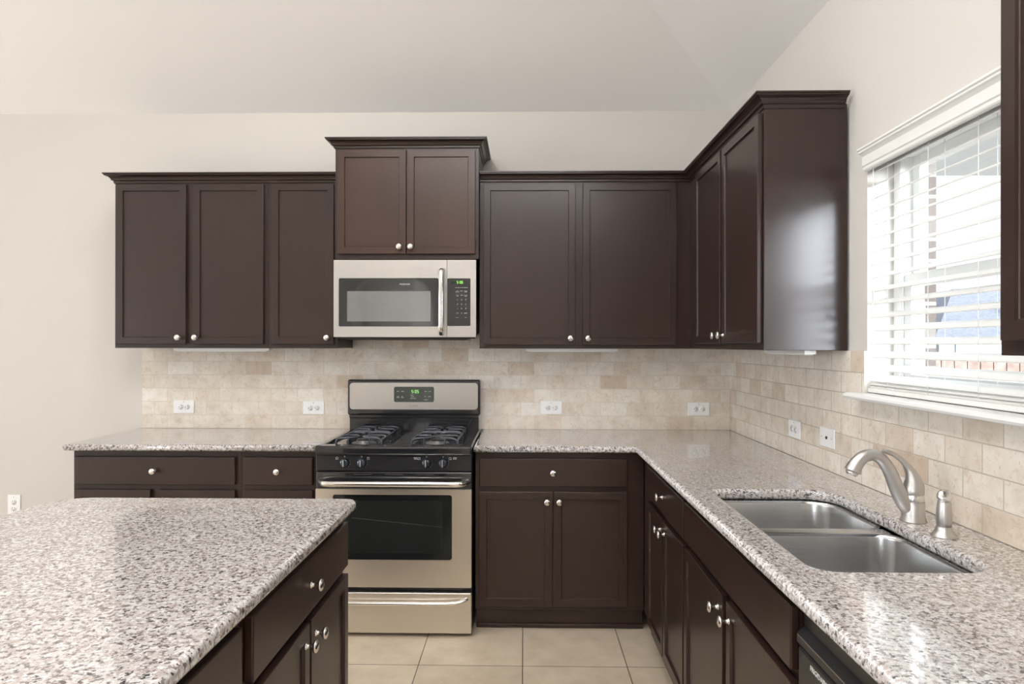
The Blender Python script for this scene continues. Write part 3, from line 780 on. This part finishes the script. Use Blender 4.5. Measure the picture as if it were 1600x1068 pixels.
# oven door
bm = bmesh.new(); box(bm, -HW, HW, -.676, -.6555, .236, .790, .004); od = obj('oven_door', bm, 'black_enamel', rg)
bm = bmesh.new()
out = round_rect(-HW + .001, HW - .001, .240, .711, .003, 3); hole = round_rect(-.293, .282, .372, .684, .012, 5)
prof = [(-.6765, 0), (-.689, 0), (-.691, .002)]
def ring_plate(bm, out, hole, y0, y1):
    ro = [[bm.verts.new((x, y, z)) for x, z in out] for y in (y0, y1)]; rh = [[bm.verts.new((x, y, z)) for x, z in hole] for y in (y0, y1)]
    for R_ in (ro, rh):
        n = len(R_[0])
        for i in range(n): bm.faces.new((R_[0][i], R_[0][(i + 1) % n], R_[1][(i + 1) % n], R_[1][i]))
    for w in (0, 1):
        es = [bm.edges.get((r_[w][i], r_[w][(i + 1) % len(r_[w])])) for r_ in (ro, rh) for i in range(len(r_[w]))]
        bmesh.ops.triangle_fill(bm, edges=es, use_beauty=True)
ring_plate(bm, out, hole, -.676, -.690)
obj('door_skin', bm, 'steel_range', od)
bm = bmesh.new(); prism(bm, round_rect(-.2925, .2815, .3725, .6835, .0115, 5), 'y', -.686, -.6765); obj('oven_window', bm, 'oven_glass', od)
bm = bmesh.new(); prism(bm, round_rect(-.236, .237, .402, .655, .004, 3), 'y', -.6868, -.686); obj('inner_window', bm, 'oven_inner', od)
bm = bmesh.new(); tube(bm, [(-.2, -.6872, .572), (.236, -.6872, .530)], .0007, 5); obj('rack_line', bm, 'rack', od)
def handle(z, half, r, y_face, y_out, flat=1.0):
    bm = bmesh.new()
    pts = smooth_path([(-half, y_face, z + .002), (-half + .006, y_face - .012, z + .001), (-half + .03, y_out + .006, z), (-half + .07, y_out, z - .001), (-half + .13, y_out, z - .001), (0, y_out, z - .001), (half - .13, y_out, z - .001), (half - .07, y_out, z - .001), (half - .03, y_out + .006, z), (half - .006, y_face - .012, z + .001), (half, y_face, z + .002)], 5)
    tube(bm, pts, r, 16, flat=flat); return bm
obj('door_handle', handle(.744, .357, .0145, -.676, -.728), 'steel_bright', od)
for i in range(5):
    bm = bmesh.new(); x = -.30 + i * .15; box(bm, x - .045, x + .045, -.6772, -.6755, .777, .781); obj('vent_slot', bm, 'slot', od)
bm = bmesh.new(); box(bm, -HW, HW, -.690, -.6555, .020, .214, .005, 3); rd = obj('storage_drawer', bm, 'steel_range', rg)
bm = bmesh.new()
pts = smooth_path([(-.350, -.688, .187), (-.344, -.700, .184), (-.30, -.712, .176), (-.22, -.712, .172), (0, -.712, .172), (.22, -.712, .172), (.30, -.712, .176), (.344, -.700, .184), (.350, -.688, .187)], 5)
tube(bm, pts, .0085, 12, flat=1.4); obj('drawer_handle', bm, 'steel_bright', rd)

# ---------------------------------------------------------------- microwave
mw = thing('microwave', 'stainless over-the-range microwave mounted above the gas range', 'microwave', (-.628, 0, 0))
H = .3755; Z0, Z1 = 1.445, 1.8495
bm = bmesh.new(); prism(bm, [(-.012, 1.475), (-.30, 1.445), (-.34, 1.436), (-.343, Z1), (-.012, Z1)], 'x', -H + .009, H - .009); obj('housing', bm, 'black_satin', mw)
SX = .2225                     # split between door and keypad
bm = bmesh.new(); out = round_rect(-H, SX - .001, Z0, Z1, .002, 2); hole = round_rect(-H + .027, .1775, 1.4995, 1.7545, .008, 4)
ring_plate(bm, out, hole, -.3435, -.386); dr = obj('door', bm, 'steel', mw)
bm = bmesh.new(); prism(bm, round_rect(-H + .0275, .177, 1.500, 1.754, .0075, 4), 'y', -.383, -.345); obj('door_glass', bm, 'black_glass', dr)
bm = bmesh.new(); prism(bm, round_rect(-H + .071, .136, 1.527, 1.686, .002, 2), 'y', -.3834, -.3828); obj('window_mesh', bm, 'window_screen', dr)
obj('brand_lettering', text_bm([('FRIGIDAIRE', .0, 1.722, .0080, -.3835)]), 'ink_white', dr)
bm = bmesh.new()
pts = smooth_path([(.196, -.386, 1.803), (.196, -.405, 1.799), (.196, -.424, 1.775), (.197, -.431, 1.70), (.197, -.433, 1.63), (.197, -.431, 1.56), (.196, -.424, 1.488), (.196, -.405, 1.462), (.196, -.386, 1.458)], 5)
tube(bm, pts, .008, 14, flat=1.7); obj('door_handle', bm, 'steel_bright', dr)
bm = bmesh.new(); out = round_rect(SX + .001, H, Z0, Z1, .002, 2); hole = round_rect(SX - .006 + .008, H - .029, 1.503, 1.753, .006, 4)
ring_plate(bm, out, hole, -.3435, -.386); kp = obj('keypad_frame', bm, 'steel', mw)
bm = bmesh.new(); prism(bm, round_rect(SX + .0025, H - .0295, 1.5035, 1.7525, .0055, 4), 'y', -.3845, -.345); kpd = obj('keypad', bm, 'black_glass', mw)
bm = bmesh.new(); box(bm, SX + .022, H - .05, -.3849, -.3844, 1.722, 1.743); obj('display', bm, 'display', kpd)
bm = bmesh.new(); digits(bm, '5:06', SX + .052, 1.7255, .0135, -.385, .0020); obj('clock_digits', bm, 'green_led', kpd)
cx = (SX + .055, SX + .077, SX + .099)
it = []
for z, row in ((1.704, ('POPCORN', 'POTATO', 'BEVERAGE')), (1.686, ('AUTO', 'REHEAT', 'SENSOR')), (1.681, ('DEFROST', '', 'COOK')), (1.664, ('COOK', 'TIMER', 'POWER')), (1.659, ('TIME', '', 'LEVEL')), (1.600 - .018, ('', '', ''))):
    for x, s in zip(cx, row):
        if s: it.append((s, x, z, .0034, -.3847))
for z, row in ((1.641, '123'), (1.617, '456'), (1.594, '789')):
    for x, s in zip(cx, row): it.append((s, x, z, .0072, -.3847))
for x, s, h in ((cx[0], 'STOP', .004), (cx[1], '0', .0072), (cx[2], 'START', .0046)): it.append((s, x, 1.570, h, -.3847))
for x, s in ((cx[0], 'LIGHT'), (cx[2], 'FAN')): it.append((s, x, 1.547, .004, -.3847))
obj('keypad_lettering', text_bm(it), 'ink_white', kpd)
bm = bmesh.new(); box(bm, -H + .06, H - .05, -.34, -.08, 1.430, 1.437, .002); obj('underside_grille', bm, 'black_satin', mw)

# ---------------------------------------------------------------- outlets
def outlet(label, x, y, z, rotz, horiz=True, kind='duplex', name='wall_outlet', gang=None):
    t = thing(name, label, 'outlet', (x, y, z), rotz, gang)
    w, h = (.062, .0385) if horiz else (.0385, .062)
    bm = bmesh.new(); box(bm, -w, w, -.006, 0, -h, h, .003, 2); obj('cover_plate', bm, 'plastic', t)
    def ax(u, v): return (u, v) if horiz else (v, u)
    if kind == 'duplex':
        for s in (-1, 1):
            cx_, cz_ = ax(s * .0195, 0)
            bm = bmesh.new(); lathe(bm, [(0, .0), (.0165, .0), (.0165, .0015), (0, .0018)], Matrix.Translation((cx_, -.006, cz_)) @ Matrix.Rotation(PI / 2, 4, 'X'), 20)
            f = obj('socket', bm, 'plastic', t)
            bm = bmesh.new()
            for du, dv, ru, rv in ((.0045, .0062, .0042, .0011), (.0045, -.0062, .0034, .0011)):
                a, b2 = ax(du, dv); ra, rb = ax(ru, rv); box(bm, cx_ + a - abs(ra), cx_ + a + abs(ra), -.0082, -.0074, cz_ + b2 - abs(rb), cz_ + b2 + abs(rb))
            a, b2 = ax(-.0072, 0); lathe(bm, [(0, 0), (.0026, 0), (.0026, .0007), (0, .0007)], Matrix.Translation((cx_ + a, -.0075, cz_ + b2)) @ Matrix.Rotation(PI / 2, 4, 'X'), 10)
            obj('slots', bm, 'slot', f)
        scr = [(0, .027)] if horiz else [(0, 0)]
        if not horiz: scr = [(0, .047)]
        scr = [(0, .029)] if horiz else [(0, .048)]
    else:
        bm = bmesh.new(); lathe(bm, [(0, 0), (.0065, 0), (.006, .003), (.0032, .003), (.0032, .0005), (0, .0005)], Matrix.Translation((0, -.006, 0)) @ Matrix.Rotation(PI / 2, 4, 'X'), 14); obj('jack', bm, 'slot', t)
        scr = [(-.045, 0), (.040, 0)]
    bm = bmesh.new()
    for sx, sz in scr: lathe(bm, [(0, 0), (.0028, 0), (.0022, .001), (0, .0012)], Matrix.Translation((sx, -.006, sz)) @ Matrix.Rotation(PI / 2, 4, 'X'), 10)
    obj('screw', bm, 'grey_plastic', t)
G = 'white outlet plates on the walls'
outlet('white duplex outlet in the tile under the far left wall cabinet', -1.991, -.010, 1.040, 0, gang=G)
outlet('white duplex outlet in the tile just left of the range', -1.227, -.010, 1.036, 0, gang=G)
outlet('white duplex outlet in the tile right of the range', .158, -.010, 1.041, 0, gang=G)
outlet('white duplex outlet on the back tile next to the corner', 1.008, -.010, 1.0355, 0, gang=G)
outlet('white duplex outlet low on the bare painted wall beyond the island', -3.006, 0, .455, 0, horiz=False, gang=G)
outlet('white duplex outlet on the right wall tile nearest the corner', XR, -.935, 1.037, -PI / 2, gang=G)
outlet('white blank plate with a single black jack on the right wall tile', XR, -1.250, 1.043, -PI / 2, kind='jack', name='jack_plate', gang=G)

# ---------------------------------------------------------------- under-cabinet light bars
def bar_light(label, loc, rotz, w):
    t = thing('under_cabinet_light', label, 'light', loc, rotz, 'slim light bars under the wall cabinets')
    bm = bmesh.new(); box(bm, 0, w, -.045, 0, -.015, 0, .002); obj('housing', bm, 'plastic', t)
    bm = bmesh.new(); box(bm, .015, w - .015, -.040, -.005, -.0185, -.015, .0015); obj('diffuser', bm, 'plastic', t)
bar_light('slim white light bar under the far left wall cabinet', (-1.93, -.20, UB), 0, .53)
bar_light('slim white light bar under the wall cabinet right of the microwave', (.01, -.20, UB), 0, .50)
bar_light('slim white light bar under the right wall cabinet beside the window', (XR - .085, -.92, UB), -PI / 2, .42)

# ---------------------------------------------------------------- added fill lights in the ceiling, unseen (above and behind the view)
def can(x, y, z, label):
    t = thing('added_can_light', label, 'light', (x, y, z), 0, 'added recessed fill lights')
    bm = bmesh.new(); lathe(bm, [(.06, .03), (.075, 0), (.095, -.004), (.098, 0), (.098, .004)], seg=24); obj('trim_ring', bm, 'white', t)
    l = bpy.data.lights.new('lamp', 'AREA'); l.shape = 'DISK'; l.size = .15; l.energy = 16; l.color = (1.0, .98, .95); l.spread = PI
    o = bpy.data.objects.new('lamp', l); C.objects.link(o); o.parent = t; o.location = (0, 0, -.006)
ZTOP = ZC + run * sl
for i, (x, y) in enumerate(((-.9, -1.55), (-.25, -1.9), (-.25, -2.9), (-1.2, -2.9))):
    can(x, y, ZTOP - .002, 'white recessed fill light added overhead, outside the picture')

# unseen uplighter added behind the camera to brighten the ceiling
t = thing('added_uplighter', 'added brushed nickel uplighter for ceiling fill behind the camera, outside the picture', 'lamp', (-.1, -3.95, 0))
bm = bmesh.new(); lathe(bm, [(0, 0), (.15, 0), (.15, .02), (.02, .035), (0, .035)], seg=28); obj('base', bm, 'nickel', t)
bm = bmesh.new(); tube(bm, [(0, 0, .03), (0, 0, 1.70)], .012, 12); obj('pole', bm, 'nickel', t)
bm = bmesh.new(); lathe(bm, [(.012, 1.68), (.05, 1.69), (.15, 1.74), (.19, 1.80), (.186, 1.80), (.146, 1.748), (.05, 1.70), (0, 1.695)], seg=28); obj('lamp_shade', bm, 'white', t)
l = bpy.data.lights.new('lamp', 'AREA'); l.shape = 'DISK'; l.size = .30; l.energy = 150; l.spread = math.radians(95); l.color = (1.0, .985, .97)
o = bpy.data.objects.new('lamp', l); C.objects.link(o); o.parent = t; o.location = (0, 0, 1.79); o.rotation_euler = (PI, 0, 0)
